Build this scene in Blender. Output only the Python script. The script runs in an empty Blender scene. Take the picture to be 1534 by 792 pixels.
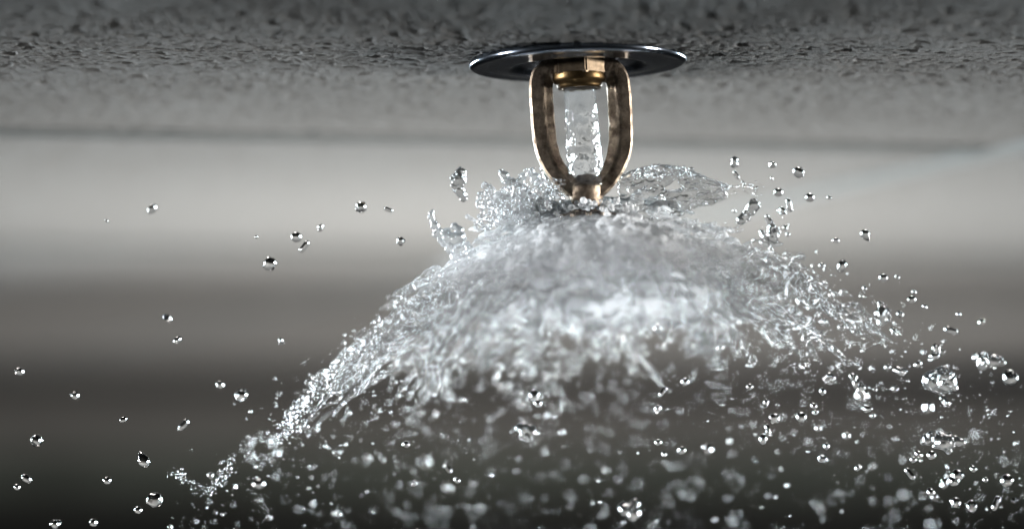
import bpy, bmesh, math, random
import numpy as np
from mathutils import Vector, Matrix

random.seed(11)
rng = np.random.default_rng(11)
R = math.radians
scene = bpy.context.scene
COL = scene.collection

# ------------------------------------------------------------------ camera
LENS, SENSOR, PW, PH = 100.0, 36.0, 1534.0, 792.0
FPX = LENS / SENSOR * PW
CAM = Vector((-0.0233, -1.0, -0.150))
PITCH = R(4.4)
cd = bpy.data.cameras.new('camera')
cd.lens = LENS; cd.sensor_width = SENSOR
cd.clip_start = 0.02; cd.clip_end = 60
cd.dof.use_dof = True
cd.dof.focus_distance = 1.0
cd.dof.aperture_fstop = 3.4
cam = bpy.data.objects.new('camera', cd); COL.objects.link(cam)
cam.location = CAM
cam.rotation_euler = (R(90) + PITCH, 0, 0)
scene.camera = cam

# ------------------------------------------------------------------ world
w = bpy.data.worlds.new('World'); scene.world = w; w.use_nodes = True
bg = w.node_tree.nodes['Background']
bg.inputs[0].default_value = (0.50, 0.53, 0.55, 1); bg.inputs[1].default_value = 0.028

# ------------------------------------------------------------------ lamps
def area(name, loc, target, size, size_y, power, color, spread=180, shape='RECTANGLE'):
    l = bpy.data.lights.new(name, 'AREA'); l.shape = shape
    l.size = size; l.size_y = size_y; l.energy = power; l.color = color; l.spread = R(spread)
    o = bpy.data.objects.new(name, l); COL.objects.link(o); o.location = loc
    o.rotation_euler = (Vector(target) - Vector(loc)).to_track_quat('-Z', 'Y').to_euler()
    return o
area('ceiling_wash_lamp', (-0.02, 0.60, -1.35), (-0.02, 0.60, 0), 0.26, 0.26, 4.2, (1.0, 0.985, 0.96), 54, 'DISK')
area('far_fill_lamp', (0.1, 1.75, -1.3), (0.1, 2.0, 0), 0.6, 0.6, 15.0, (1.0, 0.95, 0.91), 150, 'DISK')  # unseen fill, added to lift the far ceiling and wall
area('rim_lamp_left', (-0.97, 1.30, -0.125), (0, -0.02, -0.17), 0.74, 0.20, 2.0, (0.80, 0.93, 1.0), 26)
area('rim_lamp_right', (1.01, 1.22, -0.125), (0.02, -0.02, -0.17), 0.74, 0.20, 2.0, (0.82, 0.94, 1.0), 26)
area('side_lamp_left', (-1.15, -0.10, -0.06), (0, 0.04, -0.085), 0.34, 0.09, 0.74, (0.95, 0.97, 1.0), 18)
area('side_lamp_right', (1.15, -0.10, -0.06), (0, 0.04, -0.085), 0.34, 0.09, 0.64, (1.0, 0.97, 0.94), 18)

# ------------------------------------------------------------------ colour / sampling
vs = scene.view_settings
vs.view_transform = 'Standard'; vs.look = 'None'; vs.exposure = 0.0; vs.gamma = 1.0
vs.use_curve_mapping = False
scene.render.engine = 'CYCLES'
cy = scene.cycles
cy.use_denoising = True; cy.use_adaptive_sampling = False
cy.denoising_input_passes = 'RGB_ALBEDO_NORMAL'
cy.max_bounces = 18; cy.transmission_bounces = 16; cy.glossy_bounces = 6; cy.diffuse_bounces = 6
cy.transparent_max_bounces = 40; cy.volume_bounces = 2
cy.caustics_reflective = False; cy.caustics_refractive = False
cy.sample_clamp_indirect = 40.0
cy.blur_glossy = 0.3

# ------------------------------------------------------------------ helpers
MM = 0.001
PX = 1.0 / FPX                    # metres per photo pixel one metre from the lens

def at(x, y, Y=0.0):
    """world point seen at photo pixel x, y that lies in the plane of depth Y"""
    dx = (x - PW / 2) / FPX; dz = (PH / 2 - y) / FPX
    c, s = math.cos(PITCH), math.sin(PITCH)
    d = Vector((dx, c - s * dz, s + c * dz))
    t = (Y - CAM.y) / d.y
    return CAM + d * t

def thing(name, label=None, cat=None, loc=(0, 0, 0), group=None, kind=None, rot=(0, 0, 0)):
    o = bpy.data.objects.new(name, None); COL.objects.link(o)
    o.location = loc; o.rotation_euler = rot
    o.empty_display_size = 0.01
    tag(o, label, cat, group, kind)
    return o

def tag(o, label=None, cat=None, group=None, kind=None):
    if label: o['label'] = label
    if cat: o['category'] = cat
    if group: o['group'] = group
    if kind: o['kind'] = kind
    return o

def mesh_obj(name, me, mat, parent=None, smooth=True):
    if mat and not me.materials: me.materials.append(mat)
    if smooth:
        me.polygons.foreach_set('use_smooth', np.ones(len(me.polygons), dtype=bool))
    me.name = name
    o = bpy.data.objects.new(name, me); COL.objects.link(o)
    if parent: o.parent = parent
    return o

def np_mesh(name, verts, faces):
    """verts (n,3), faces (m,3|4) -> mesh, quickly"""
    verts = np.asarray(verts, dtype=np.float32); faces = np.asarray(faces, dtype=np.int32)
    me = bpy.data.meshes.new(name)
    k = faces.shape[1]
    me.vertices.add(len(verts)); me.vertices.foreach_set('co', verts.ravel())
    me.loops.add(faces.size); me.loops.foreach_set('vertex_index', faces.ravel())
    me.polygons.add(len(faces))
    me.polygons.foreach_set('loop_start', np.arange(0, faces.size, k, dtype=np.int32))
    me.polygons.foreach_set('loop_total', np.full(len(faces), k, dtype=np.int32))
    me.update(calc_edges=True); me.validate()
    return me

def grid_faces(nr, nc, wrap=False):
    i = np.arange(nr - 1)[:, None]; j = np.arange(nc if wrap else nc - 1)[None, :]
    a = i * nc + j; b = i * nc + (j + 1) % nc
    return np.stack([a, b, b + nc, a + nc], -1).reshape(-1, 4)

# value/gradient noise in numpy -------------------------------------------------
_perm = np.random.default_rng(5).permutation(256).astype(np.int64); _perm = np.concatenate([_perm] * 3)
_g = np.random.default_rng(6).normal(size=(256, 3)); _g /= np.linalg.norm(_g, axis=1)[:, None]
def noise(x, y, z=0.0):
    x, y, z = np.broadcast_arrays(np.asarray(x, float), np.asarray(y, float), np.asarray(z, float))
    xi = np.floor(x).astype(np.int64); yi = np.floor(y).astype(np.int64); zi = np.floor(z).astype(np.int64)
    xf, yf, zf = x - xi, y - yi, z - zi
    u, v, t = [f * f * f * (f * (f * 6 - 15) + 10) for f in (xf, yf, zf)]
    xi &= 255; yi &= 255; zi &= 255
    out = 0
    for dx in (0, 1):
        for dy in (0, 1):
            for dz in (0, 1):
                h = _perm[_perm[_perm[(xi + dx) & 255] + ((yi + dy) & 255)] + ((zi + dz) & 255)]
                gr = _g[h]
                d = gr[..., 0] * (xf - dx) + gr[..., 1] * (yf - dy) + gr[..., 2] * (zf - dz)
                wt = (u if dx else 1 - u) * (v if dy else 1 - v) * (t if dz else 1 - t)
                out = out + wt * d
    return out * 1.6

def lathe(profile, n=96):
    """profile list of (r, z) -> verts, faces of a surface of revolution"""
    p = np.array(profile, float); th = np.linspace(0, 2 * math.pi, n, endpoint=False)
    v = np.stack([p[:, 0:1] * np.cos(th), p[:, 0:1] * np.sin(th), np.repeat(p[:, 1:2], n, 1)], -1)
    return v.reshape(-1, 3), grid_faces(len(p), n, True)

# ------------------------------------------------------------------ materials
def mat(name):
    m = bpy.data.materials.new(name); m.use_nodes = True
    nt = m.node_tree; nt.nodes.clear()
    out = nt.nodes.new('ShaderNodeOutputMaterial')
    return m, nt, out

def node(nt, t, **kw):
    n = nt.nodes.new(t)
    for k, v in kw.items(): setattr(n, k, v)
    return n

def principled(name, base, rough, metal=0.0, noise_scale=None, noise_amt=0.25, bump=0.0, bump_scale=400, bump_dist=0.0005, tint=None, rough_var=0.0, spec=0.5):
    m, nt, out = mat(name)
    b = node(nt, 'ShaderNodeBsdfPrincipled')
    b.inputs['Base Color'].default_value = (*base, 1); b.inputs['Roughness'].default_value = rough
    b.inputs['Metallic'].default_value = metal
    b.inputs['Specular IOR Level'].default_value = spec
    nt.links.new(b.outputs[0], out.inputs[0])
    tc = node(nt, 'ShaderNodeTexCoord')
    if noise_scale:
        n = node(nt, 'ShaderNodeTexNoise'); n.inputs['Scale'].default_value = noise_scale
        n.inputs['Detail'].default_value = 6; n.inputs['Roughness'].default_value = 0.65
        nt.links.new(tc.outputs['Object'], n.inputs['Vector'])
        r = node(nt, 'ShaderNodeValToRGB')
        t = tint or tuple(c * (1 - noise_amt) for c in base)
        r.color_ramp.elements[0].position = 0.35; r.color_ramp.elements[0].color = (*t, 1)
        r.color_ramp.elements[1].position = 0.65; r.color_ramp.elements[1].color = (*[min(1, c * (1 + noise_amt * 0.5)) for c in base], 1)
        nt.links.new(n.outputs[0], r.inputs[0]); nt.links.new(r.outputs[0], b.inputs['Base Color'])
        if rough_var:
            mr = node(nt, 'ShaderNodeMapRange'); mr.inputs[3].default_value = rough + rough_var; mr.inputs[4].default_value = max(0.05, rough - rough_var)
            nt.links.new(n.outputs[0], mr.inputs[0]); nt.links.new(mr.outputs[0], b.inputs['Roughness'])
    if bump:
        n2 = node(nt, 'ShaderNodeTexNoise'); n2.inputs['Scale'].default_value = bump_scale
        n2.inputs['Detail'].default_value = 5; n2.inputs['Roughness'].default_value = 0.6
        nt.links.new(tc.outputs['Object'], n2.inputs['Vector'])
        bp = node(nt, 'ShaderNodeBump'); bp.inputs['Strength'].default_value = bump; bp.inputs['Distance'].default_value = bump_dist
        nt.links.new(n2.outputs[0], bp.inputs['Height']); nt.links.new(bp.outputs[0], b.inputs['Normal'])
    return m

M = {}
M['tile'] = principled('mineral_tile', (0.21, 0.21, 0.203), 0.85, noise_scale=300, noise_amt=0.30, bump=0.9, bump_scale=1300, bump_dist=0.0007, spec=0.35)
M['bar'] = principled('painted_grid_steel', (0.062, 0.074, 0.072), 0.5, noise_scale=30, noise_amt=0.1)
M['runner'] = principled('lit_runner_steel', (0.225, 0.25, 0.255), 0.45, noise_scale=30, noise_amt=0.08)  # lamp reflection along the runners put into a paler steel colour
M['pale_fade_band'] = principled('pale_fade_tone', (0.50, 0.495, 0.47), 0.8, noise_scale=8, noise_amt=0.1)  # lighter top step of the wall's light falloff, put into colour
M['dark_fade_band'] = principled('dark_fade_tone', (0.055, 0.058, 0.055), 0.6, noise_scale=3, noise_amt=0.3)  # wall's fall into darkness put into colour as its darkest step
M['wall'] = principled('dark_wall_paint', (0.31, 0.35, 0.31), 0.8, noise_scale=2, noise_amt=0.4, bump=0.2, bump_scale=60)
M['bronze'] = principled('cast_bronze', (0.31, 0.25, 0.19), 0.46, 1.0, noise_scale=260, noise_amt=0.45, tint=(0.12, 0.09, 0.066), bump=0.55, bump_scale=1100, bump_dist=0.0004, rough_var=0.12)
M['brass'] = principled('orifice_brass', (0.10, 0.065, 0.03), 0.36, 1.0, noise_scale=300, noise_amt=0.3, bump=0.3, bump_scale=900, bump_dist=0.0003)  # brass darkened for the shade the ring sits in
M['nut_bronze'] = principled('shaded_nut_bronze', (0.12, 0.09, 0.06), 0.42, 1.0, noise_scale=260, noise_amt=0.4, bump=0.3, bump_scale=900, bump_dist=0.0003)  # nut's bronze with the shade around it put into the colour
M['chrome'] = principled('dark_chrome', (0.20, 0.23, 0.275), 0.17, 1.0, noise_scale=90, noise_amt=0.12, bump=0.12, bump_scale=350, bump_dist=0.0003, rough_var=0.06)

def water_mat(name, froth=0.0, thin=0.0, bump=0.0, bump_scale=500, fade=None):
    """clear water; froth = share of light scattered by entrained bubbles, thin = share that passes a thin film unbent"""
    m, nt, out = mat(name)
    g = node(nt, 'ShaderNodeBsdfGlass'); g.inputs['IOR'].default_value = 1.333
    g.inputs['Roughness'].default_value = 0.0
    last = g.outputs[0]
    tc = node(nt, 'ShaderNodeTexCoord')
    if bump:
        n2 = node(nt, 'ShaderNodeTexNoise'); n2.inputs['Scale'].default_value = bump_scale
        n2.inputs['Detail'].default_value = 3
        nt.links.new(tc.outputs['Object'], n2.inputs['Vector'])
        bp = node(nt, 'ShaderNodeBump'); bp.inputs['Strength'].default_value = bump; bp.inputs['Distance'].default_value = 0.0006
        nt.links.new(n2.outputs[0], bp.inputs['Height']); nt.links.new(bp.outputs[0], g.inputs['Normal'])
    if thin:
        t = node(nt, 'ShaderNodeBsdfTransparent'); mx = node(nt, 'ShaderNodeMixShader'); mx.inputs[0].default_value = thin
        nt.links.new(last, mx.inputs[1]); nt.links.new(t.outputs[0], mx.inputs[2]); last = mx.outputs[0]
    if froth:
        d = node(nt, 'ShaderNodeBsdfTranslucent'); d.inputs[0].default_value = (0.90, 0.92, 0.93, 1)
        d2 = node(nt, 'ShaderNodeBsdfDiffuse'); d2.inputs[0].default_value = (0.90, 0.92, 0.93, 1)
        mx = node(nt, 'ShaderNodeMixShader'); mx.inputs[0].default_value = 0.5
        nt.links.new(d.outputs[0], mx.inputs[1]); nt.links.new(d2.outputs[0], mx.inputs[2])
        n = node(nt, 'ShaderNodeTexNoise'); n.inputs['Scale'].default_value = 110; n.inputs['Detail'].default_value = 5
        nt.links.new(tc.outputs['Object'], n.inputs['Vector'])
        mr = node(nt, 'ShaderNodeMapRange'); mr.inputs[1].default_value = 0.35; mr.inputs[2].default_value = 0.68
        mr.inputs[3].default_value = froth * 0.2; mr.inputs[4].default_value = froth * 1.8
        nt.links.new(n.outputs[0], mr.inputs[0])
        fac = mr.outputs[0]
        if fade:                     # the water is full of air where it strikes the deflector and clears further out
            sx = node(nt, 'ShaderNodeVectorMath', operation='SUBTRACT'); sx.inputs[1].default_value = (0.0033, 0, -0.055)
            ln = node(nt, 'ShaderNodeVectorMath', operation='LENGTH'); mf = node(nt, 'ShaderNodeMapRange')
            mf.inputs[1].default_value = fade[0]; mf.inputs[2].default_value = fade[1]; mf.inputs[3].default_value = 1.0; mf.inputs[4].default_value = 0.04
            mu = node(nt, 'ShaderNodeMath', operation='MULTIPLY')
            nt.links.new(tc.outputs['Object'], sx.inputs[0]); nt.links.new(sx.outputs[0], ln.inputs[0]); nt.links.new(ln.outputs['Value'], mf.inputs[0])
            nt.links.new(mf.outputs[0], mu.inputs[0]); nt.links.new(fac, mu.inputs[1]); fac = mu.outputs[0]
        m2 = node(nt, 'ShaderNodeMixShader')
        nt.links.new(fac, m2.inputs[0]); nt.links.new(last, m2.inputs[1]); nt.links.new(mx.outputs[0], m2.inputs[2])
        last = m2.outputs[0]
    nt.links.new(last, out.inputs[0])
    return m
M['water'] = water_mat('clear_water')
M['splash'] = water_mat('splashing_water', froth=0.02, thin=0.12)
M['crown'] = water_mat('aerated_splash', froth=0.16, thin=0.25)
M['froth'] = water_mat('aerated_water', froth=0.75, thin=0.50, fade=(0.016, 0.072))
M['jet'] = water_mat('jet_water', froth=0.06, thin=0.2, bump=0.15, bump_scale=300)

# ------------------------------------------------------------------ ceiling: lay-in tiles on a tee grid
GU = np.array([math.cos(R(8.4)), math.sin(R(8.4))]); GV = np.array([-math.sin(R(20)), math.cos(R(20))])
GO = np.array([0.199, 0.274])
ceiling = thing('ceiling', 'rough grey mineral tile ceiling on painted tee bars above the sprinkler', 'ceiling', kind='structure')
def tile_height(X, Y, fine=True):
    h = 0.40 * noise(X / .010, Y / .010, 1.3) + 0.30 * noise(X / .0035, Y / .0035, 4.1)
    if fine:
        h = h + 0.55 * noise(X / .0018, Y / .0018, 8.7) + 0.42 * noise(X / .0012, Y / .0012, 2.7)
        pit = np.clip(noise(X / .0075, Y / .0055, 15.2) - 0.34, 0, .12) * 22      # fissures
        pit = pit + np.clip(noise(X / .0028, Y / .0028, 25.2) - 0.40, 0, .12) * 14      # pin holes
        h = h - pit
    h = h * (1 + 0.5 * noise(X / .06, Y / .06, 33.0))
    return -h * 0.00041          # bumps hang down, fissures go up
def tile(u0, u1, v0, v1, us, vs_, fine):
    us = np.concatenate([[u0], us, [u1]]); vv = np.concatenate([[v0], vs_, [v1]])
    U, V = np.meshgrid(us, vv)
    X = GO[0] + U * GU[0] + V * GV[0]; Y = GO[1] + U * GU[1] + V * GV[1]
    Z = tile_height(X, Y, fine)
    Z[0, :] = Z[-1, :] = 0.015; Z[:, 0] = Z[:, -1] = 0.015
    me = np_mesh('ceiling_tile', np.stack([X, Y, Z], -1).reshape(-1, 3), grid_faces(len(vv), len(us)))
    return mesh_obj('ceiling_tile', me, M['tile'], ceiling)
S, G = 0.60, 0.004
for iu in range(-3, 2):
    for iv in range(-1, 7):
        u0, u1, v0, v1 = iu * S + G, (iu + 1) * S - G, iv * S + G, (iv + 1) * S - G
        if iu == -1 and iv == -1:
            us = np.concatenate([np.linspace(u0, -0.56, 12, endpoint=False), np.arange(-0.56, u1, 0.00075)])
            vv = np.concatenate([np.linspace(v0, -0.44, 14, endpoint=False), np.arange(-0.44, -0.365, 0.0011),
                                 np.arange(-0.365, -0.20, 0.0006), np.arange(-0.20, v1, 0.0012)])
            tile(u0, u1, v0, v1, us, vv, True)
        elif iv in (-1, 0) and iu in (-1, 0):
            tile(u0, u1, v0, v1, np.linspace(u0, u1, 130), np.linspace(v0, v1, 130), True)
        else:
            tile(u0, u1, v0, v1, np.linspace(u0, u1, 40), np.linspace(v0, v1, 40), False)
def bar(p0, p1, width=0.024, z=-0.0012, m='bar'):
    p0 = Vector((*p0, 0)); p1 = Vector((*p1, 0)); d = (p1 - p0).normalized(); n = Vector((-d.y, d.x, 0)) * width / 2
    bm = bmesh.new()
    prof = [(-1, 0.012), (-1, z + .0004), (-.94, z), (.94, z), (1, z + .0004), (1, 0.012)]
    A = [bm.verts.new(p0 + n * a + Vector((0, 0, b))) for a, b in prof]
    B = [bm.verts.new(p1 + n * a + Vector((0, 0, b))) for a, b in prof]
    for i in range(6): bm.faces.new((A[i], A[(i + 1) % 6], B[(i + 1) % 6], B[i]))
    bm.faces.new(A[::-1]); bm.faces.new(B)
    me = bpy.data.meshes.new('tee_bar'); bm.to_mesh(me); bm.free()
    return mesh_obj('tee_bar', me, M[m], ceiling, smooth=False)
uv = lambda u, v: (GO[0] + u * GU[0] + v * GV[0], GO[1] + u * GU[1] + v * GV[1])
for iu in range(-2, 2): bar(uv(iu * S, -S), uv(iu * S, 7 * S), width=0.018, m='runner')
for iv in range(0, 7):
    for iu in range(-3, 2): bar(uv(iu * S + .0125, iv * S), uv((iu + 1) * S - .0125, iv * S), z=-0.0009)

# far wall, quite out of focus
bm = bmesh.new()
for (x, z) in ((-3, -2.6), (3, -2.6), (3, 0.0), (-3, 0.0)): bm.verts.new((x, 0, z))
bm.faces.new(bm.verts[:])
ge = bmesh.ops.extrude_face_region(bm, geom=bm.faces[:])
bmesh.ops.translate(bm, vec=(0, 0.12, 0), verts=[v for v in ge['geom'] if isinstance(v, bmesh.types.BMVert)])
bmesh.ops.recalc_face_normals(bm, faces=bm.faces[:])
me = bpy.data.meshes.new('wall'); bm.to_mesh(me); bm.free()
wo = mesh_obj('wall', me, M['wall'], smooth=False); wo.location = (0, 3.95, -0.002)
bm = bmesh.new()  # added dark slab, shades the lower wall by colour once blurred
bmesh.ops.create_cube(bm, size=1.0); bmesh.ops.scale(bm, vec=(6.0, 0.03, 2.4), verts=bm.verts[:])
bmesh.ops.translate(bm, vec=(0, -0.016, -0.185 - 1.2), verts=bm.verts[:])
me = bpy.data.meshes.new('dark_fade_band'); bm.to_mesh(me); bm.free()
mesh_obj('dark_fade_band', me, M['dark_fade_band'], wo, smooth=False)
bm = bmesh.new()  # added pale strip, softens the step from ceiling light to wall
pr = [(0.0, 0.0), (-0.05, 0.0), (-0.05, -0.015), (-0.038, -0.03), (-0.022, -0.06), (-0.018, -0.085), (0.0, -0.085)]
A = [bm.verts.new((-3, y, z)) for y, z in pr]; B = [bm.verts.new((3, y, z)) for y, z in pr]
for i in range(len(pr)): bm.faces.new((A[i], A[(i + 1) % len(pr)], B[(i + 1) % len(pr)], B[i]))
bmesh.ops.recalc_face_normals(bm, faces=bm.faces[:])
me = bpy.data.meshes.new('pale_fade_band'); bm.to_mesh(me); bm.free()
mesh_obj('pale_fade_band', me, M['pale_fade_band'], wo, smooth=False)
tag(wo, 'dark blurred wall far behind the spray', 'wall', kind='structure')

# ------------------------------------------------------------------ the sprinkler head
spr = thing('fire_sprinkler', 'bronze pendent fire sprinkler with chrome flange, spraying water from the ceiling', 'sprinkler',
            loc=(0, 0, 0), rot=(0, R(-1.9), 0))
K = PX * 1000                     # mm per px at the sprinkler
# ceiling flange, a shallow pressed dish with a raised cup
prof = [(38.0, 0.3), (38.6, -0.8), (38.6, -1.8), (38.1, -2.5), (37.2, -2.9), (36.0, -2.9), (34.8, -2.6), (31, -2.8), (27, -3.2), (25, -3.3), (23.6, -3.0),
        (22.4, -2.1), (21.2, -1.4), (19.5, -1.1), (16, -1.0), (12, -1.0), (9.0, -1.0), (9.0, 0.5)]
v, f = lathe([(a * MM, b * MM) for a, b in prof], 128)
flange = mesh_obj('flange', np_mesh('flange', v, f[:, ::-1]), M['chrome'], spr)
# body with wrench flats
body_rot = R(14)
def prism(name, n, r, z0, z1, m, parent, bev=0.5, rot=0.0):
    bm = bmesh.new()
    bmesh.ops.create_cone(bm, cap_ends=True, segments=n, radius1=r * MM, radius2=r * MM, depth=abs(z1 - z0) * MM,
                          matrix=Matrix.Translation((0, 0, (z0 + z1) / 2 * MM)) @ Matrix.Rotation(rot, 4, 'Z'))
    if bev: bmesh.ops.bevel(bm, geom=bm.edges[:], offset=bev * MM, segments=2, affect='EDGES')
    me = bpy.data.meshes.new(name); bm.to_mesh(me); bm.free()
    return mesh_obj(name, me, m, parent, smooth=False)
TB = math.tan(R(1.6))             # the body leans a little more than the flange
frame = None
# cast yoke: one closed sweep down one arm, round the boss and up the other
def yoke():
    half = [(-21, 12), (-38, 12), (-49, 15), (-55.5, 22), (-58, 32), (-58.5, 60), (-58, 95), (-56.5, 118), (-52, 136), (-44, 153), (-32, 169), (-17, 181), (0, 186)]
    pts = half + [(-a, b) for a, b in half[-2::-1]]
    P = np.array(pts, float); P[:, 1] = P[:, 1] * 1.065 + 4; P *= K
    # resample
    t = np.concatenate([[0], np.cumsum(np.hypot(*np.diff(P, axis=0).T))])
    tt = np.linspace(0, t[-1], 150)
    x = np.interp(tt, t, P[:, 0]); z = -np.interp(tt, t, P[:, 1])
    for _ in range(6):
        x[1:-1] = (x[:-2] + 2 * x[1:-1] + x[2:]) / 4; z[1:-1] = (z[:-2] + 2 * z[1:-1] + z[2:]) / 4
    tx, tz = np.gradient(x), np.gradient(z); L = np.hypot(tx, tz); nx, nz = tz / L, -tx / L     # outward side
    s = np.sign(x * nx + (z + 25) * nz); s[s == 0] = 1
    side = 1 if np.mean(s) > 0 else -1
    nx, nz = nx * side, nz * side
    sec = [(3.5, -3.2), (2.9, -3.8), (0.2, -3.9), (-0.8, -3.7), (-3.0, -1.7), (-3.4, -1.0), (-3.4, 1.0), (-3.0, 1.7), (-0.8, 3.7), (0.2, 3.9), (2.9, 3.8), (3.5, 3.2)]
    # refine section
    sec = np.array(sec); sec2 = []
    for i in range(len(sec)):
        a, b = sec[i], sec[(i + 1) % len(sec)]
        k = max(1, int(np.linalg.norm(b - a) / 0.7))
        for q in range(k): sec2.append(a + (b - a) * q / k)
    sec2 = np.array(sec2)
    V = []
    for i in range(len(x)):
        low = np.clip((-z[i] - 33) / 8, 0, 1)
        wsc = 1.20 - 0.16 * low
        dsc = 1 + 0.10 * low
        V.append(np.stack([x[i] + nx[i] * sec2[:, 0] * wsc, sec2[:, 1] * dsc, z[i] + nz[i] * sec2[:, 0] * wsc], -1))
    V = np.array(V)
    n3 = noise(V[..., 0] / 3.1, V[..., 1] / 3.1, V[..., 2] / 3.1) * 0.20 + noise(V[..., 0] / .9, V[..., 1] / .9, V[..., 2] / .9) * 0.10
    c = V.mean(1, keepdims=True); d = V - c; V = V + d / np.maximum(np.linalg.norm(d, axis=-1, keepdims=True), 1e-6) * n3[..., None]
    V[..., 0] += -V[..., 2] * TB
    nr, nc = V.shape[:2]
    f = grid_faces(nr, nc, True)
    me = np_mesh('frame', V.reshape(-1, 3) * MM, f)
    return me
frame = mesh_obj('frame', yoke(), M['bronze'], spr); frame.data.set_sharp_from_angle(angle=R(30))
nut = prism('wrench_boss', 6, 10.6, -0.6, -6.0, M['nut_bronze'], spr, 0.5, body_rot); 
# waterway with rounded lip, open in the middle
prof = [(9.4, -5.6), (9.6, -7.4), (9.0, -8.6), (8.1, -9.2), (8.0, -9.9), (7.6, -10.7), (6.9, -10.9), (6.4, -10.6), (6.15, -9.8), (6.1, -3)]
v, f = lathe([(a * MM, b * MM) for a, b in prof], 72); v[:, 0] += -v[:, 2] * TB
mesh_obj('orifice_ring', np_mesh('orifice_ring', v, f[:, ::-1]), M['brass'], spr)
# boss under the yoke that carries the deflector
prof = [(0.01, -41.6), (2.7, -41.6), (2.95, -41.9), (3.0, -44.4), (5.8, -44.9), (6.6, -45.8), (6.4, -48.4), (5.6, -50.8), (4.7, -52.6), (5.0, -53.8), (7.0, -54.6), (0.01, -54.7)]
v, f = lathe([(a * MM, b * MM) for a, b in prof], 48); v[:, 0] += -v[:, 2] * TB
n3 = noise(v[:, 0] * 600, v[:, 1] * 600, v[:, 2] * 600) * 0.0002; v[:, 0] += n3; v[:, 1] += n3
mesh_obj('boss', np_mesh('boss', v, f[:, ::-1]), M['bronze'], spr)
# deflector: slotted disc with turned-down tines
bm = bmesh.new(); NT = 12
zt, th = -54.6, 1.0
ring = []
for i in range(NT):
    a0 = 2 * math.pi * i / NT; wd = 2 * math.pi / NT
    for (r, da, dz) in ((6.0, -.46, 0), (6.0, -.18, 0), (10.6, -.20, -.9), (11.4, -.12, -1.3), (11.4, .12, -1.3), (10.6, .20, -.9), (6.0, .18, 0)):
        ring.append((r * math.cos(a0 + da * wd), r * math.sin(a0 + da * wd), zt + dz))
n = len(ring)
for dz in (0, -th):
    ring_v = [bm.verts.new((Vector(p) + Vector((-(p[2]) * TB, 0, dz))) * MM) for p in ring]
    c = bm.verts.new(Vector((-zt * TB, 0, zt + dz)) * MM)
    if dz == 0: top = ring_v
    else: bot = ring_v
    for i in range(n):
        bm.faces.new((c, ring_v[i], ring_v[(i + 1) % n]) if dz == 0 else (c, ring_v[(i + 1) % n], ring_v[i]))
for i in range(n): bm.faces.new((top[(i + 1) % n], top[i], bot[i], bot[(i + 1) % n]))
me = bpy.data.meshes.new('deflector'); bm.to_mesh(me); bm.free()
mesh_obj('deflector', me, M['bronze'], spr, smooth=False)
prof = [(0.01, -55.2), (3.2, -55.5), (3.4, -59.0), (3.0, -62.4), (1.8, -63.6), (0.01, -63.6)]
v, f = lathe([(a * MM, b * MM) for a, b in prof], 32); v[:, 0] += -v[:, 2] * TB
mesh_obj('screw_tip', np_mesh('screw_tip', v, f[:, ::-1]), M['bronze'], spr)

# ------------------------------------------------------------------ water
def wrinkle(me, amp, scale, seed=0.0):
    n = len(me.vertices); co = np.empty(n * 3, np.float32); no = np.empty(n * 3, np.float32)
    me.vertices.foreach_get('co', co); me.vertices.foreach_get('normal', no)
    co = co.reshape(-1, 3); no = no.reshape(-1, 3); q = co / scale
    d = noise(q[:, 0], q[:, 1], q[:, 2] + seed) + 0.5 * noise(q[:, 0] * 2.1 + 5, q[:, 1] * 2.1, q[:, 2] * 2.1 + seed)
    co = co + no * (amp * d)[:, None]
    me.vertices.foreach_set('co', co.astype(np.float32).ravel()); me.update()

def blob_mesh(name, pts, rad, voxel, smooth=3, sfac=0.5):
    """particles -> one merged liquid surface (baked to plain mesh)"""
    pts = np.asarray(pts, np.float32); rad = np.asarray(rad, np.float32)
    me = bpy.data.meshes.new('tmp'); me.vertices.add(len(pts)); me.vertices.foreach_set('co', pts.ravel())
    at_ = me.attributes.new('rad', 'FLOAT', 'POINT'); at_.data.foreach_set('value', rad)
    o = bpy.data.objects.new('tmp', me); COL.objects.link(o)
    ng = bpy.data.node_groups.new('liquid', 'GeometryNodeTree')
    ng.interface.new_socket('Geometry', in_out='INPUT', socket_type='NodeSocketGeometry')
    ng.interface.new_socket('Geometry', in_out='OUTPUT', socket_type='NodeSocketGeometry')
    N = ng.nodes; gi = N.new('NodeGroupInput'); go = N.new('NodeGroupOutput')
    na = N.new('GeometryNodeInputNamedAttribute'); na.data_type = 'FLOAT'; na.inputs[0].default_value = 'rad'
    mp = N.new('GeometryNodeMeshToPoints'); pv = N.new('GeometryNodePointsToVolume'); vm = N.new('GeometryNodeVolumeToMesh')
    try: pv.resolution_mode = 'VOXEL_SIZE'
    except Exception: pass
    pv.inputs['Voxel Size'].default_value = voxel; pv.inputs['Density'].default_value = 1.0
    vm.inputs['Threshold'].default_value = 0.25
    L = ng.links
    L.new(gi.outputs[0], mp.inputs['Mesh']); L.new(na.outputs[0], mp.inputs['Radius'])
    L.new(mp.outputs[0], pv.inputs['Points']); L.new(na.outputs[0], pv.inputs['Radius'])
    L.new(pv.outputs[0], vm.inputs['Volume']); L.new(vm.outputs[0], go.inputs[0])
    md = o.modifiers.new('liquid', 'NODES'); md.node_group = ng
    if smooth:
        sm = o.modifiers.new('smooth', 'SMOOTH'); sm.iterations = smooth; sm.factor = sfac
    dg = bpy.context.evaluated_depsgraph_get()
    res = bpy.data.meshes.new_from_object(o.evaluated_get(dg))
    bpy.data.objects.remove(o); bpy.data.meshes.remove(me); bpy.data.node_groups.remove(ng)
    res.materials.clear(); res.name = name
    return res

spray = thing('water_spray', 'frothy umbrella of white water bursting from under the bronze sprinkler', 'water spray', loc=(0, 0, 0))

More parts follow.
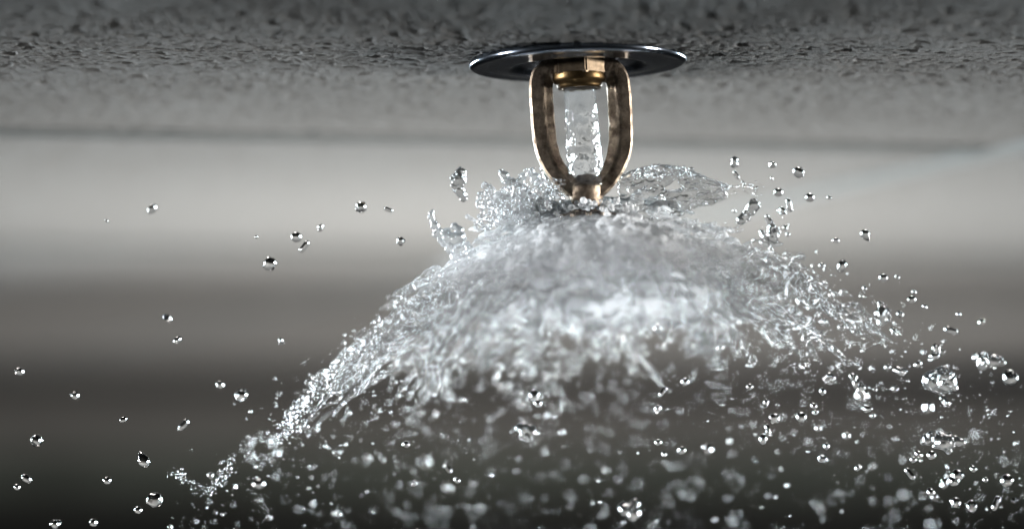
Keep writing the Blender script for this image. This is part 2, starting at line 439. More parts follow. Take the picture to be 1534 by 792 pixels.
# the jet between the arms
ax = lambda z: -z * math.tan(R(3.5))
zz = np.linspace(-6.0, -45.6, 190) ; th = np.linspace(0, 2 * math.pi, 160, endpoint=False)
T, Z = np.meshgrid(th, zz); k = (-Z - 6.0) / 39.6
r = 5.5 + 1.3 * k ** 1.5
amp = np.clip((k - .04) * 2.2, 0, 1.15)
r = r + amp * (0.50 * noise(np.cos(T) * 2.0, np.sin(T) * 2.0, Z / 4.5) + 0.20 * noise(np.cos(T) * 5, np.sin(T) * 5, Z / 2.2) + .04 * noise(np.cos(T) * 11, np.sin(T) * 11, Z / .7))
r = r + 0.05 * noise(np.cos(T) * 3, np.sin(T) * 3, Z / 6)
V = np.stack([ax(Z) + r * np.cos(T), r * np.sin(T), Z], -1).reshape(-1, 3) * MM
F = grid_faces(len(zz), len(th), True)
c0 = len(V); V = np.concatenate([V, [[ax(-6.0) * MM, 0, -6.0 * MM], [ax(-45.6) * MM, 0, -45.6 * MM]]])
me = np_mesh('water_jet', V, F)
bm = bmesh.new(); bm.from_mesh(me); bm.verts.ensure_lookup_table()
n = len(th); last = (len(zz) - 1) * n
for i in range(n):
    bm.faces.new((bm.verts[c0], bm.verts[(i + 1) % n], bm.verts[i]))
    bm.faces.new((bm.verts[c0 + 1], bm.verts[last + i], bm.verts[last + (i + 1) % n]))
bmesh.ops.recalc_face_normals(bm, faces=bm.faces[:]); bm.to_mesh(me); bm.free()
tag(mesh_obj('water_jet', me, M['jet'], spray), 'clear rippling column of water between the bronze arms')

# umbrella of water: sheet, streaks, strings and beads
AXX, Z0 = 3.3, -54.6            # mm
def dome_ab(th):
    lf = 0.5 - 0.5 * np.cos(th)          # 1 at the left (th = pi)
    a = 0.22 + 0.12 * lf; b = 0.0016 + 0.0014 * lf
    return a, b
def dome_z(r, th):
    a, b = dome_ab(th)
    lob = 0.05 * noise(np.cos(th) * 2.2, np.sin(th) * 2.2, 3.3) + 0.045 * noise(np.cos(th) * 6, np.sin(th) * 6, 7.3)
    return Z0 - (a + lob) * r - b * r * r
def pol(r, th, z): return np.stack([AXX + r * np.cos(th), r * np.sin(th), z], -1)

PTS, RAD = [], []
def sheet(n, rmin, rmax_mean, dz, rad, seed, cover, ring=False):
    r_ = np.random.default_rng(seed)
    r = np.sqrt(r_.random(n)) * (rmax_mean * 1.35 - rmin) + rmin; th = r_.random(n) * 2 * math.pi
    R_ = rmax_mean * (1 + 0.30 * noise(np.cos(th) * 3, np.sin(th) * 3, seed) + 0.22 * noise(np.cos(th) * 9, np.sin(th) * 9, seed + 5.5))
    R_ = R_ * (1 - 0.06 * np.clip(-np.sin(th), 0, 1))
    hole = noise(np.cos(th) * (4 + r / 9), np.sin(th) * (4 + r / 9), r / 16 + seed)
    fine = noise(np.cos(th) * (10 + r / 5), np.sin(th) * (10 + r / 5), r / 7 + 3 * seed)
    keep = (r < R_) & (hole + 0.45 * fine * (r / R_) < cover - 0.64 * (r / R_) ** 1.8)
    r, th = r[keep], th[keep]
    streak = noise(np.cos(th) * 16, np.sin(th) * 16, r / 22 + seed)
    streak2 = noise(np.cos(th) * 30, np.sin(th) * 30, r / 14 + seed)
    wave = noise(np.cos(th) * 5, np.sin(th) * 5, r / 7 + 2 * seed)
    z = dome_z(r, th) + dz(r) * (1.0 if ring else np.clip(0.55 + 0.75 * np.sin(th), 0.0, 1.0)) + (0.9 * streak + .16 * streak2 + 1.5 * wave + 2.0 * noise(np.cos(th) * 2.5, np.sin(th) * 2.5, r / 20 + seed)) * np.clip((r - 8) / 22, 0.05, 2.2) + r_.normal(0, 0.10, len(r))
    PTS.append(pol(r, th, z)); RAD.append(rad * (1 + 0.35 * np.clip(streak2, -.4, 1)))
sheet(160000, 6, 90, lambda r: 0 * r, 0.80, 1, 0.70)
sheet(52000, 6, 58, lambda r: 3.5 + 0.10 * r, 0.74, 2, 0.42)
sheet(30000, 5, 40, lambda r: 5.0 + 0.32 * r, 0.72, 3, 0.25)

sheet(80000, 12, 88, lambda r: -0.16 * r, 0.78, 4, 0.46, True)

def string(r0, r1, th, dz, rad0, rad1, r_):
    if math.sin(th) < -0.35: r0, r1 = min(r0, 62), min(r1, 84)
    n = max(6, int((r1 - r0) / 0.45)); t = np.linspace(0, 1, n)
    r = r0 + (r1 - r0) * t
    ph = r_.random() * 9
    thv = th + 0.10 * noise(t * 2.2 + ph, 0.3, ph) + .03 * noise(t * 9 + ph, 4.3, ph)
    z = dome_z(r, thv) + dz + 2.4 * noise(t * 3 + ph, 1.7, ph) + (dz) * t
    bead = 1 + 0.75 * np.clip(noise(r / 2.6, ph, 2.2) * 1.7, -0.9, 1) * np.clip(t * 2, .3, 1)
    rad = (rad0 + (rad1 - rad0) * t) * bead
    keep = rad > 0.30
    return pol(r, thv, z)[keep], rad[keep]
r_ = np.random.default_rng(21)
for i in range(230):
    r0 = r_.uniform(18, 90); r1 = r0 + r_.gamma(2.0, 7)
    p, q = string(r0, min(r1, 165), r_.random() * 2 * math.pi, r_.normal(0.6, 2.6), r_.uniform(.6, 1.1), r_.uniform(.5, .8), r_)
    PTS.append(p); RAD.append(q)
for i in range(110):             # jets that leave the umbrella above its skin
    r0 = r_.uniform(22, 80); r1 = r0 + r_.gamma(2.0, 6)
    p, q = string(r0, r1, r_.random() * 2 * math.pi, r_.uniform(1.0, 5.0), r_.uniform(.6, 1.0), r_.uniform(.45, .6), r_)
    PTS.append(p); RAD.append(q)
# beads clinging to and leaving the rim
n = 750
r = r_.normal(84, 28, n).clip(20, 175); th = r_.random(n) * 2 * math.pi; r = r * (1 - 0.25 * np.clip(-np.sin(th), 0, 1))
z = dome_z(r, th) + r_.normal(-1.5, 6.0, n) * (r / 90)
PTS.append(pol(r, th, z)); RAD.append(np.exp(r_.normal(math.log(.72), .42, n)).clip(.4, 2.4))
n = 260                          # water heaping up round the neck
r = r_.uniform(6.5, 19, n); th = r_.random(n) * 2 * math.pi
PTS.append(pol(r, th, -53.2 - 0.12 * r + np.abs(r_.normal(0, 1.5, n)))); RAD.append(r_.uniform(.5, 1.5, n))
P_ = np.concatenate(PTS); Q_ = np.concatenate(RAD)
me = blob_mesh('spray_sheet', P_ * MM, Q_ * MM, 0.00057, 5, 0.5)
print('spray tris', len(me.polygons), 'pts', len(P_))
tag(mesh_obj('spray_sheet', me, M['froth'], spray), 'broken umbrella sheet of frothy water with radial streaks')

# soft mist hugging the burst, thinning out to nothing at its edge
MC, MR = (0.0053, 0.0, -0.077), (0.064, 0.085, 0.024)
v, f = lathe([(math.sin(math.pi * k / 24) + 1e-4, math.cos(math.pi * k / 24)) for k in range(25)], 48)
v = v * np.array(MR)
mm, nt, out = mat('spray_mist'); vo = node(nt, 'ShaderNodeVolumePrincipled')
vo.inputs['Color'].default_value = (0.97, 0.98, 1, 1); vo.inputs['Anisotropy'].default_value = 0.3
tc = node(nt, 'ShaderNodeTexCoord'); dv = node(nt, 'ShaderNodeVectorMath', operation='DIVIDE'); dv.inputs[1].default_value = MR
gr = node(nt, 'ShaderNodeTexGradient', gradient_type='QUADRATIC_SPHERE')
mu = node(nt, 'ShaderNodeMath', operation='MULTIPLY'); mu.inputs[1].default_value = 60.0
nt.links.new(tc.outputs['Object'], dv.inputs[0]); nt.links.new(dv.outputs[0], gr.inputs[0]); nt.links.new(gr.outputs['Fac'], mu.inputs[0])
nt.links.new(mu.outputs[0], vo.inputs['Density'])
nt.links.new(vo.outputs[0], out.inputs['Volume'])
mo = tag(mesh_obj('mist', np_mesh('mist', v, f[:, ::-1]), mm, spray), 'soft white mist hugging the burst under the sprinkler')
mo.location = MC

# splash fingers thrown up at the sides, each a merged lump of water
def strand(spec, seed, lumps=1.0, step=0.5):
    """spec: rows of (px x, px y, radius px, depth Y mm); returns particle arrays in metres"""
    r_ = np.random.default_rng(seed); P, Q = [], []
    for (a, b) in zip(spec[:-1], spec[1:]):
        pa, pb = at(a[0], a[1], a[3] * MM), at(b[0], b[1], b[3] * MM)
        L = (pb - pa).length; n = max(2, int(L / (step * MM)))
        for q in range(n):
            t = q / n; rr = (a[2] + (b[2] - a[2]) * t) * PX
            p = pa.lerp(pb, t)
            j = r_.normal(0, 0.28, 3) * rr * lumps
            P.append(np.array(p) + j); Q.append(rr * r_.uniform(0.65, 1.1))
            if r_.random() < 0.5 * lumps:
                dv = r_.normal(size=3); dv /= np.linalg.norm(dv)
                P.append(np.array(p) + dv * rr * r_.uniform(.8, 1.35)); Q.append(rr * r_.uniform(.22, .5))
    return P, Q
left_crown = [
    [(838, 318, 12, 0), (800, 300, 11, 4), (778, 285, 9, 6), (757, 268, 7, 8), (750, 256, 6, 8)],
    [(815, 312, 10, -3), (785, 306, 10, -6), (752, 300, 8, -8), (738, 286, 6, -9), (722, 275, 4, -9)],
    [(835, 300, 9, 8), (812, 280, 8, 10), (798, 262, 7, 12), (793, 251, 5, 12)],
    [(820, 330, 13, 0), (780, 325, 11, 0), (755, 335, 9, -2), (745, 305, 6, -2), (728, 304, 5, -2)],
    [(830, 290, 8, 14), (820, 268, 6, 15), (812, 252, 5, 15)],
    [(790, 330, 12, 6), (770, 300, 8, 8), (778, 275, 7, 9), (786, 262, 5, 9)],
    [(700, 408, 11, 0), (690, 385, 12, 0), (680, 360, 10, 1), (668, 352, 8, 2), (655, 345, 8, 3), (650, 330, 6, 3), (644, 316, 4, 3)],
    [(690, 380, 9, 2), (688, 350, 7, 2), (684, 336, 6, 2)],
    [(720, 400, 10, 3), (700, 372, 8, 3), (672, 372, 7, 3), (660, 358, 6, 3)],
]
P, Q = [], []
for i, s in enumerate(left_crown):
    a, b = strand(s, 100 + i); P += a; Q += b
rr_ = np.random.default_rng(31)
for i in range(700):             # lumpy spatter between the fingers
    x = rr_.uniform(715, 845); y = rr_.uniform(262 + (845 - x) * .22, 345)
    P.append(np.array(at(x, y, rr_.normal(0, 10) * MM))); Q.append(rr_.uniform(1.4, 4.4) * PX)
me = blob_mesh('splash_crown', np.array(P), np.array(Q), 0.00042, 3); wrinkle(me, 0.0003, 0.0016, 2)
tag(mesh_obj('splash_crown', me, M['crown'], spray), 'spiky crown of clear water left of the bronze yoke')

# right: thin film tongue with thick rim
P, Q = [], []
rr_ = np.random.default_rng(32)
top = np.array([(925, 268), (950, 256), (985, 250), (1020, 252), (1045, 263), (1070, 272), (1092, 281)], float)
bot = np.array([(935, 335), (965, 330), (1000, 326), (1028, 318), (1045, 306), (1068, 304), (1090, 292)], float)
for i in range(26000):
    s = rr_.random() * 5.98; k = int(s); t = s - k
    a = top[k] * (1 - t) + top[k + 1] * t; b = bot[k] * (1 - t) + bot[k + 1] * t
    m = rr_.random(); p = a * (1 - m) + b * m
    hole = noise(p[0] / 20, p[1] / 16, 3.2)
    if hole > 0.42: continue
    Yd = 6 + 16 * (m - .5) + 3.0 * float(noise(p[0] / 26, p[1] / 20, 9.2)) + 1.4 * float(noise(p[0] / 9, p[1] / 4, 5.2))
    P.append(np.array(at(p[0], p[1], Yd * MM))); Q.append(0.00056)
for edge in (top, bot):
    spec = [(e[0], e[1], 3.6 + 1.2 * rr_.random(), 6 + (-8 if edge is top else 8)) for e in edge]
    a, b = strand(spec, 55, 0.8, 0.4); P += a; Q += b
for i in range(90):
    x = rr_.uniform(950, 1040); P.append(np.array(at(x, rr_.uniform(250, 266), rr_.normal(2, 5) * MM))); Q.append(rr_.uniform(1.6, 4.5) * PX)
me = blob_mesh('water_film', np.array(P), np.array(Q), 0.00042, 5); wrinkle(me, 0.00012, 0.0022, 4)
tag(mesh_obj('water_film', me, M['splash'], spray), 'thin glassy tongue of water right of the bronze yoke')

# detached lumps of water ------------------------------------------------------
def foam(spec, seed, dens=6, step=0.45):
    r_ = np.random.default_rng(seed); P, Q = [], []
    for (a, b) in zip(spec[:-1], spec[1:]):
        pa, pb = at(a[0], a[1], a[3] * MM), at(b[0], b[1], b[3] * MM)
        n = max(2, int((pb - pa).length / (step * MM)))
        for q in range(n):
            t = q / n; rr = (a[2] + (b[2] - a[2]) * t) * PX; p = np.array(pa.lerp(pb, t))
            for _ in range(dens):
                dv = r_.normal(size=3) * rr * 0.55
                P.append(p + dv); Q.append(max(1.3 * PX, rr * r_.uniform(.08, .33)))
    return P, Q
def lump(label, specs, seed, lumps=1.0, voxel=0.0004, smooth=3, name='water_lump', group='lumps of water thrown from the spray', extra=0, er=(1.5, 4), foamy=0):
    P, Q = [], []
    r_ = np.random.default_rng(seed + 900)
    for i, s in enumerate(specs):
        a, b = foam(s, seed + i, foamy) if foamy else strand(s, seed + i, lumps, 0.45)
        P += a; Q += b
    if extra:
        base = np.array(P); bq = np.array(Q)
        for i in range(extra):
            k = r_.integers(len(base)); dv = r_.normal(size=3); dv /= np.linalg.norm(dv)
            P.append(base[k] + dv * bq[k] * r_.uniform(.6, 1.1)); Q.append(r_.uniform(*er) * PX)
    P = np.array(P); c = P.mean(0)
    me = blob_mesh(name, P - c, np.array(Q), voxel, smooth); wrinkle(me, 0.00038, 0.0015, seed)
    o = mesh_obj(name, me, M['splash']); o.location = c
    return tag(o, label, 'water lump', group)
lump('tall blob of water standing alone above the left crown', [[(690, 256, 7, 0), (686, 268, 10, 0), (688, 282, 9, 0), (694, 296, 6, 1)], [(680, 275, 6, 0), (682, 288, 6, 0)]], 201, 0.7, extra=14)
lump('glittering horizontal clump of water beyond the right film tongue', [[(1095, 284, 4, 0), (1108, 280, 8, 0), (1125, 279, 9, 0), (1140, 281, 6, 0)], [(1128, 285, 7, 0), (1136, 297, 6, 0)]], 202, foamy=4)
lump('slanting string of water hanging below the glittering right clump', [[(1130, 302, 7, 1), (1126, 314, 8, 1), (1117, 324, 6, 1), (1111, 333, 8, 1)]], 203, 0.8, extra=16)
lump('branched cluster of water beneath the slanting string on the right', [[(1148, 326, 4, 2), (1155, 338, 5, 2), (1160, 350, 9, 2), (1156, 362, 5, 2), (1155, 374, 4, 2)], [(1140, 348, 4, 2), (1146, 356, 5, 2), (1158, 356, 7, 2)]], 204, 0.9, extra=18)
lump('diamond shaped drop of water highest on the right', [[(1101, 240, 7, 0), (1100, 246, 6, 0), (1097, 250, 4, 0)]], 205, 0.5, extra=5)
lump('largest wrinkled oval blob of water near the right edge', [[(1392, 568, 13, 0), (1404, 569, 16, 0), (1416, 570, 16, 0), (1424, 571, 13, 0)]], 206, 0.6, extra=90, er=(2, 5), smooth=2)
lump('wrinkled teardrop of water with pointed right end low on the right', [[(1404, 656, 9, 0), (1410, 661, 15, 0), (1422, 662, 11, 0), (1436, 660, 5, 0), (1444, 657, 3, 0)]], 207, 0.6, extra=60, er=(2, 5), smooth=2)
lump('small lumpy drop left of the wrinkled teardrop', [[(1384, 659, 7, 0), (1390, 658, 8, 0), (1394, 656, 5, 0)]], 208, 0.7, extra=10)
lump('tall beaded blob of water at the right shoulder of the spray', [[(1322, 455, 7, -2), (1324, 466, 9, -2), (1322, 478, 8, -2), (1318, 487, 4, -2)]], 209, 0.8, extra=26)
lump('square looking blob of water alone below the middle of the spray', [[(780, 641, 8, -22), (795, 641, 9, -22), (795, 651, 9, -22), (782, 651, 8, -22)]], 210, 0.5, extra=18)
lump('arched chain of beads right of the spray centre', [[(1176, 560, 5, -4), (1186, 553, 5, -4), (1198, 545, 7, -4), (1210, 545, 5, -4), (1216, 555, 4, -4), (1218, 566, 3, -4)]], 211, foamy=4)
lump('knotted dark rimmed cluster between arched chain and big oval blob', [[(1278, 566, 6, -3), (1284, 574, 5, -3), (1290, 584, 6, -3), (1288, 592, 3, -3)]], 212, 0.9, extra=12)
lump('small crumpled cluster right beside the arched chain', [[(1238, 568, 6, -3), (1246, 566, 6, -3), (1243, 575, 4, -3)]], 213, 0.9, extra=10)
lump('crumpled drop just left of the big oval blob', [[(1343, 556, 7, -3), (1352, 557, 6, -3), (1351, 564, 3, -3)]], 214, 0.8, extra=10)
lump('slanted capsule drop beneath the big oval blob', [[(1412, 596, 6, 0), (1418, 602, 6, 0), (1424, 608, 3, 0)]], 215, 0.4, extra=4)
lump('long foamy clump of water trailing down the lower left', [[(352, 676, 6, 2), (344, 692, 10, 2), (336, 708, 11, 2), (326, 724, 9, 2), (306, 736, 8, 2), (294, 738, 6, 2)]], 216, foamy=5)
lump('foamy clump at the far lower left end of the spray', [[(255, 706, 6, 4), (268, 712, 9, 4), (282, 722, 8, 4), (296, 730, 6, 4)]], 217, foamy=5)
lump('big hollow foamy ball of water blurred on the lower left', [[(372, 672, 8, -55), (382, 656, 9, -55), (400, 655, 9, -55), (414, 668, 9, -55), (410, 686, 9, -55), (392, 694, 8, -55), (376, 686, 8, -55), (372, 672, 8, -55)]], 218, foamy=4)
lump('thick beaded strand of water linking sheet and hollow ball', [[(500, 560, 9, 2), (470, 585, 10, 2), (452, 604, 11, 2), (440, 625, 11, 0), (428, 648, 10, -4), (410, 660, 8, -8)]], 219, foamy=7)
lump('slanting thread of dark beads low left of centre', [[(655, 650, 3, -8), (668, 655, 4, -8), (682, 662, 5, -8), (694, 668, 4, -8), (698, 676, 3, -8)]], 220, foamy=3)
lump('smeared bright clump near the upper right edge of the droplets', [[(1462, 535, 7, -30), (1478, 541, 10, -30), (1494, 540, 8, -30), (1504, 545, 4, -30)]], 221, 0.8, extra=20)
lump('crumpled bright clump at bottom right of centre', [[(935, 762, 8, -35), (943, 768, 10, -35), (948, 757, 8, -35)]], 222, 0.9, extra=20)

# ------------------------------------------------------------------ droplets
def drop_mesh(kind, seed):
    bm = bmesh.new()
    bmesh.ops.create_icosphere(bm, subdivisions=3, radius=1.0)
    r_ = random.Random(seed)
    for v in bm.verts:
        p = v.co.copy()
        if kind == 'round': s = Vector((1, 1, .96))
        elif kind == 'oval': s = Vector((.82, .82, 1.25))
        elif kind == 'teardrop': s = Vector((.9, .9, 1.0)) * 1
        else: s = Vector((1, 1, 1))
        q = Vector((p.x * s.x, p.y * s.y, p.z * s.z))
        if kind == 'teardrop' and p.z > 0:
            k = 1 - 0.75 * p.z ** 1.6; q = Vector((q.x * k, q.y * k, p.z * 1.7))
        if kind == 'peanut':
            k = 0.72 + 0.36 * abs(p.z) ** 1.3 if abs(p.z) < .85 else 1.0
            q = Vector((p.x * k * .8, p.y * k * .8, p.z * 1.55))
        if kind == 'lumpy':
            d = 1 + 0.30 * float(noise(p.x * 1.5 + seed, p.y * 1.5, p.z * 1.5)) + 0.12 * float(noise(p.x * 3.6, p.y * 3.6 + seed, p.z * 3.6))
            q = p * d; q.x *= 1.15
        d = 1 + 0.05 * float(noise(p.x * 1.3, p.y * 1.3, p.z * 1.3 + seed))
        v.co = q * d
    me = bpy.data.meshes.new('water_droplet'); bm.to_mesh(me); bm.free()
    me.polygons.foreach_set('use_smooth', np.ones(len(me.polygons), dtype=bool))
    me.materials.append(M['water'])
    return me
DM = {k: [drop_mesh(k, s) for s in range(n)] for k, n in (('round', 2), ('oval', 2), ('teardrop', 2), ('peanut', 2), ('lumpy', 4))}
KW = {'round': 'round', 'oval': 'oval', 'teardrop': 'teardrop shaped', 'peanut': 'waisted', 'lumpy': 'lumpy'}

def project(p):
    d = np.asarray(p, float) - np.array(CAM); c, s = math.cos(PITCH), math.sin(PITCH)
    depth = d[..., 1] * c + d[..., 2] * s; up = -d[..., 1] * s + d[..., 2] * c
    return PW / 2 + FPX * d[..., 0] / depth, PH / 2 - FPX * up / depth, depth

drops = []      # (pos metres, radius m, kind)
# drops that the photograph shows one by one: x, y, radius px, depth mm, kind
HERO = [(541, 310, 8, 14, 'lumpy'), (582, 314, 5, 10, 'peanut'), (600, 361, 6, 6, 'lumpy'), (480, 341, 5, 22, 'oval'), (444, 355, 8, 14, 'round'),
        (456, 369, 7, 14, 'peanut'), (404, 395, 9, 16, 'lumpy'), (228, 313, 7, 34, 'oval'), (160, 331, 2.5, 4, 'oval'), (384, 355, 2.5, 3, 'round'),
        (251, 476, 8, 24, 'peanut'), (266, 509, 6, 20, 'oval'), (421, 511, 5, 16, 'peanut'), (29, 556, 7, 26, 'oval'), (55, 659, 8, 18, 'lumpy'),
        (362, 591, 9, 26, 'lumpy'), (330, 576, 6, 34, 'round'), (185, 628, 5, 6, 'oval'), (216, 690, 10, 3, 'teardrop'), (232, 748, 11, 4, 'lumpy'),
        (161, 719, 6, 20, 'round'), (113, 592, 6, 30, 'round'), (275, 636, 8, 28, 'peanut'), (40, 716, 7, 16, 'oval'), (26, 729, 5, 16, 'round'),
        (207, 763, 6, 18, 'round'), (83, 784, 7, 22, 'lumpy'), (140, 782, 7, 22, 'oval'),
        (1103, 262, 5, 0, 'peanut'), (1157, 247, 5, 0, 'lumpy'), (1196, 258, 8, 0, 'lumpy'), (1156, 267, 2.5, 0, 'oval'), (1166, 288, 7, 0, 'round'),
        (1213, 296, 7, 2, 'round'), (1242, 296, 3.5, 5, 'oval'), (1182, 307, 7, 0, 'peanut'), (1171, 316, 5.5, 0, 'lumpy'), (1100, 316, 3, 0, 'round'),
        (1176, 341, 4.5, 0, 'round'), (1180, 351, 3.5, 0, 'round'), (1252, 360, 5, 0, 'oval'), (1296, 351, 8, 1, 'teardrop'), (1323, 416, 7, 0, 'round'),
        (1344, 415, 3.5, 8, 'oval'), (1261, 398, 8, 16, 'oval'), (1231, 398, 5, 0, 'round'), (1295, 432, 4, 0, 'oval'), (1369, 437, 3.5, 0, 'round'),
        (1366, 448, 7, 0, 'teardrop'), (1385, 459, 4, 4, 'oval'), (1348, 470, 5, 4, 'lumpy'), (1339, 497, 6, -6, 'peanut'), (1436, 471, 4, 12, 'oval'),
        (1402, 522, 6, 2, 'lumpy'), (1400, 533, 7, 16, 'oval'), (1425, 495, 8, 22, 'peanut'), (1470, 482, 5, 24, 'oval'), (1375, 545, 6, 20, 'oval'),
        (1123, 579, 5, -2, 'round'), (1147, 604, 6, -2, 'peanut'), (1160, 626, 7, -2, 'lumpy'), (1200, 624, 8, -6, 'round'), (1219, 608, 5, -2, 'teardrop'),
        (1232, 586, 5, -4, 'oval'), (1150, 643, 6, -4, 'peanut'), (1143, 657, 7, -8, 'oval'), (1238, 668, 5, -3, 'oval'), (1232, 686, 6, -6, 'lumpy'),
        (1285, 700, 5, -3, 'oval'), (1368, 688, 5, -3, 'round'), (1376, 680, 6, -4, 'oval'), (1395, 681, 7, -2, 'round'), (1434, 711, 8, -2, 'lumpy'),
        (1429, 720, 8, -2, 'round'), (1458, 702, 5, -2, 'teardrop'), (1476, 718, 4, -2, 'round'), (1508, 719, 10, -2, 'round'), (1363, 709, 7, -4, 'peanut'),
        (1394, 736, 7, -2, 'oval'), (1431, 752, 7, -2, 'lumpy'), (1455, 757, 8, -4, 'lumpy'), (1492, 753, 8, -2, 'peanut'), (1513, 565, 11, -28, 'lumpy'),
        (1462, 650, 13, -95, 'round'), (1268, 652, 9, -40, 'round'), (1210, 660, 12, -70, 'lumpy'), (1355, 740, 11, -90, 'round'), (1396, 784, 13, -110, 'round'),
        (1505, 690, 9, -100, 'round'), (1305, 676, 6, -100, 'round'), (1330, 668, 6, -100, 'round'), (620, 727, 7, -130, 'round'), (666, 766, 9, -130, 'round'),
        (734, 675, 8, -120, 'round'), (712, 768, 8, -120, 'round'), (735, 641, 7, -110, 'round'), (855, 742, 9, -140, 'round'), (887, 642, 6, -110, 'round'),
        (1034, 740, 8, -120, 'round'), (1017, 727, 7, -120, 'round'), (1002, 752, 7, -140, 'round'), (933, 703, 6, -110, 'round'), (388, 747, 8, -120, 'round'),
        (508, 773, 7, -120, 'round'), (674, 592, 8, -90, 'round'), (647, 562, 7, -80, 'round'), (762, 506, 6, -80, 'round'), (1035, 530, 7, -90, 'round'),
        (1072, 540, 7, -80, 'round'), (1021, 489, 9, -60, 'lumpy'), (1093, 660, 12, -60, 'oval'), (872, 605, 6, -110, 'round'), (688, 572, 8, -110, 'round'),
        (800, 592, 8, -10, 'lumpy'), (806, 604, 6, -12, 'round'), (993, 586, 6, -8, 'peanut'), (985, 612, 6, -8, 'oval'), (1026, 571, 6, -20, 'round'),
        (753, 755, 5, -90, 'round'), (786, 746, 5, -90, 'round'), (1060, 672, 12, -50, 'lumpy'), (1021, 674, 7, -20, 'oval')]
HERO = [(x, y, r * (0.6 if -60 < d < -35 else (0.36 if d <= -60 else 1)), max(-145, d * (1.2 if d < -60 else 1)), k) for (x, y, r, d, k) in HERO]
for (x, y, r, d, k) in HERO: drops.append((np.array(at(x, y, d * MM)), r * PX * (1 + d * MM), k))

# the rest of the droplet cloud, flung out along the umbrella and falling from it
r_ = np.random.default_rng(77)
def cloud(n, rlo, rhi, up, down, med, sig, cap):
    th = r_.random(n) * 2 * math.pi
    r = rlo + (rhi - rlo) * r_.random(n) ** 0.85
    zs = dome_z(np.minimum(r, 190), th) - np.maximum(r - 190, 0) * 1.0
    z = zs + np.where(r_.random(n) < 0.22, np.abs(r_.normal(0, up, n)), -r_.exponential(down, n))
    rad = np.exp(r_.normal(math.log(med), sig, n)).clip(0.10, cap)
    p = pol(r, th, z) * MM
    return p, rad * MM
P1, R1 = cloud(850, 60, 235, 7, 26, 0.42, 0.55, 2.1)
P2, R2 = cloud(4500, 40, 230, 7, 26, 0.16, 0.42, 0.5)
P3, R3 = cloud(320, 20, 110, 4, 60, 0.42, 0.5, 1.8)
th = r_.normal(-math.pi / 2, 0.60, 200); rf = r_.uniform(80, 152, 200)     # drops flung towards the viewer
zf = dome_z(np.minimum(rf, 150), th) - np.maximum(rf - 150, 0) * .3 - r_.exponential(20, 200) + 14
P4 = pol(rf, th, zf) * MM; R4 = np.exp(r_.normal(math.log(.50), .3, 200)).clip(.25, .55) * MM
PA = np.concatenate([P1, P2, P3, P4]); RA = np.concatenate([R1, R2, R3, R4])
px, py, dep = project(PA)
ok = (px > -40) & (px < PW + 40) & (py > -30) & (py < PH + 40) & (PA[:, 1] > -0.15) & (PA[:, 2] < -0.03)
PA, RA, px, py = PA[ok], RA[ok], px[ok], py[ok]
inview = (px > 6) & (px < PW - 6) & (py > 6) & (py < PH - 6)
order = np.argsort(-np.where(inview, RA / (1 + PA[:, 1]), 0))
big = order[:300 - len(HERO)]; small = order[300 - len(HERO):]
kinds = ['round', 'round', 'oval', 'teardrop', 'peanut', 'lumpy', 'lumpy']
for i in big:
    if PA[i][1] < -0.055: drops.append((PA[i], min(RA[i], 0.00052), 'round'))
    else: drops.append((PA[i], RA[i], random.choice(kinds)))

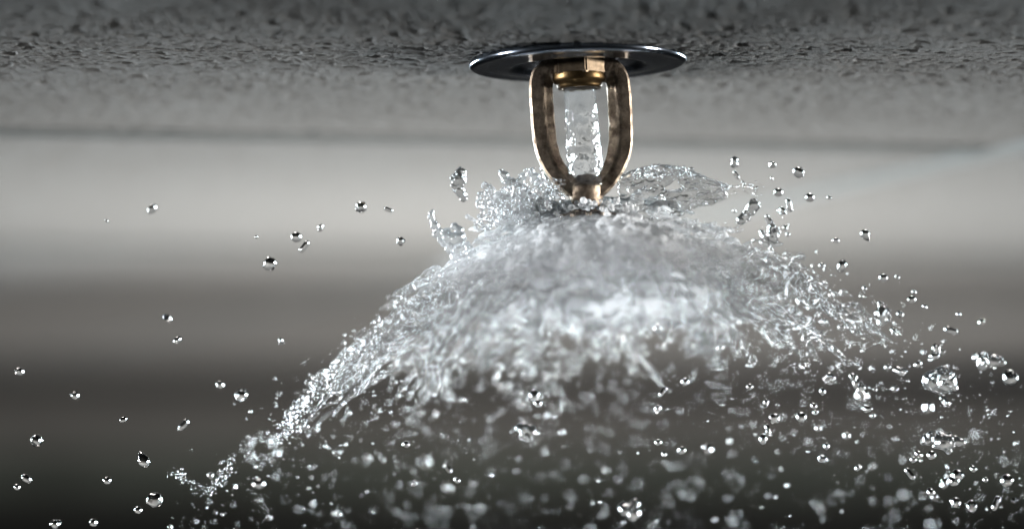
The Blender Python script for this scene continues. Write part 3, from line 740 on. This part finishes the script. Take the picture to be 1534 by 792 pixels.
def droplet_label(x, y, Y, r, k):
    foc = 'sharp' if abs(Y) < 0.022 else ('near blurred' if Y < 0 else 'far blurred')
    rp = r / PX / (1 + Y)
    size = 'tiny' if rp < 4.5 else ('small' if rp < 7 else 'large')
    cols = ['at the left edge', 'well left of the spray', "off the spray's left rim", "under the spray's left half",
            'straight below the sprinkler', "under the spray's right half", "off the spray's right rim", 'near the right edge']
    c = cols[int(np.searchsorted([120, 330, 560, 790, 960, 1180, 1370], x))]
    rows = ['high up', 'at mid height', 'low down', 'along the bottom']
    return f"{size} {foc} {KW[k]} water droplet {rows[int(np.searchsorted([430, 590, 700], y))]} {c}"
made = {}
for i, (p, r, k) in enumerate(drops):
    me = random.choice(DM[k])
    o = bpy.data.objects.new('water_droplet', me); COL.objects.link(o)
    o.location = p; o.scale = (r, r, r)
    o.rotation_euler = (random.uniform(-.6, .6), random.uniform(0, 6.28), random.uniform(0, 6.28))
    x, y, _ = project(p)
    lab = droplet_label(float(x), float(y), float(p[1]), float(r), k)
    made.setdefault(lab, []).append((float(x), o))
    tag(o, lab, 'droplet', 'water droplets flung out by the sprinkler')
ORD = ['second-from-left', 'third-from-left', 'fourth-from-left', 'fifth-from-left', 'sixth-from-left', 'seventh-from-left', 'eighth-from-left', 'ninth-from-left', 'tenth-from-left', 'eleventh-from-left', 'twelfth-from-left', 'thirteenth-from-left', 'fourteenth-from-left', 'fifteenth-from-left', 'sixteenth-from-left', 'seventeenth-from-left', 'eighteenth-from-left', 'nineteenth-from-left', 'twentieth-from-left']
for lab, lst in made.items():
    if len(lst) < 2: continue
    lst.sort(key=lambda t: t[0])
    for j, (x, o) in enumerate(lst):
        pre = 'leftmost' if j == 0 else ('rightmost' if j == len(lst) - 1 else ('middle' if len(lst) == 3 else ORD[min(j - 1, len(ORD) - 1)]))
        o['label'] = pre + ' ' + lab

# fine spray nobody could count
base = bmesh.new(); bmesh.ops.create_icosphere(base, subdivisions=2, radius=1.0)
bv = np.array([v.co[:] for v in base.verts]); bf = np.array([[v.index for v in f.verts] for f in base.faces]); base.free()
n = len(small); st = r_.uniform(.75, 1.3, (n, 1, 3))
ang = r_.random(n) * 6.28; ca, sa = np.cos(ang), np.sin(ang)
V = bv[None] * st * RA[small][:, None, None]
Vx = V[..., 0] * ca[:, None] - V[..., 2] * sa[:, None]; Vz = V[..., 0] * sa[:, None] + V[..., 2] * ca[:, None]
V = np.stack([Vx, V[..., 1], Vz], -1) + PA[small][:, None, :]
F = bf[None] + (np.arange(n) * len(bv))[:, None, None]
me = np_mesh('fine_droplets', V.reshape(-1, 3), F.reshape(-1, 3))
print('fine droplets', n, 'tris', len(me.polygons))
tag(mesh_obj('fine_droplets', me, M['water']), 'fine mist of countless tiny droplets flung out around the spray', 'mist', kind='stuff')
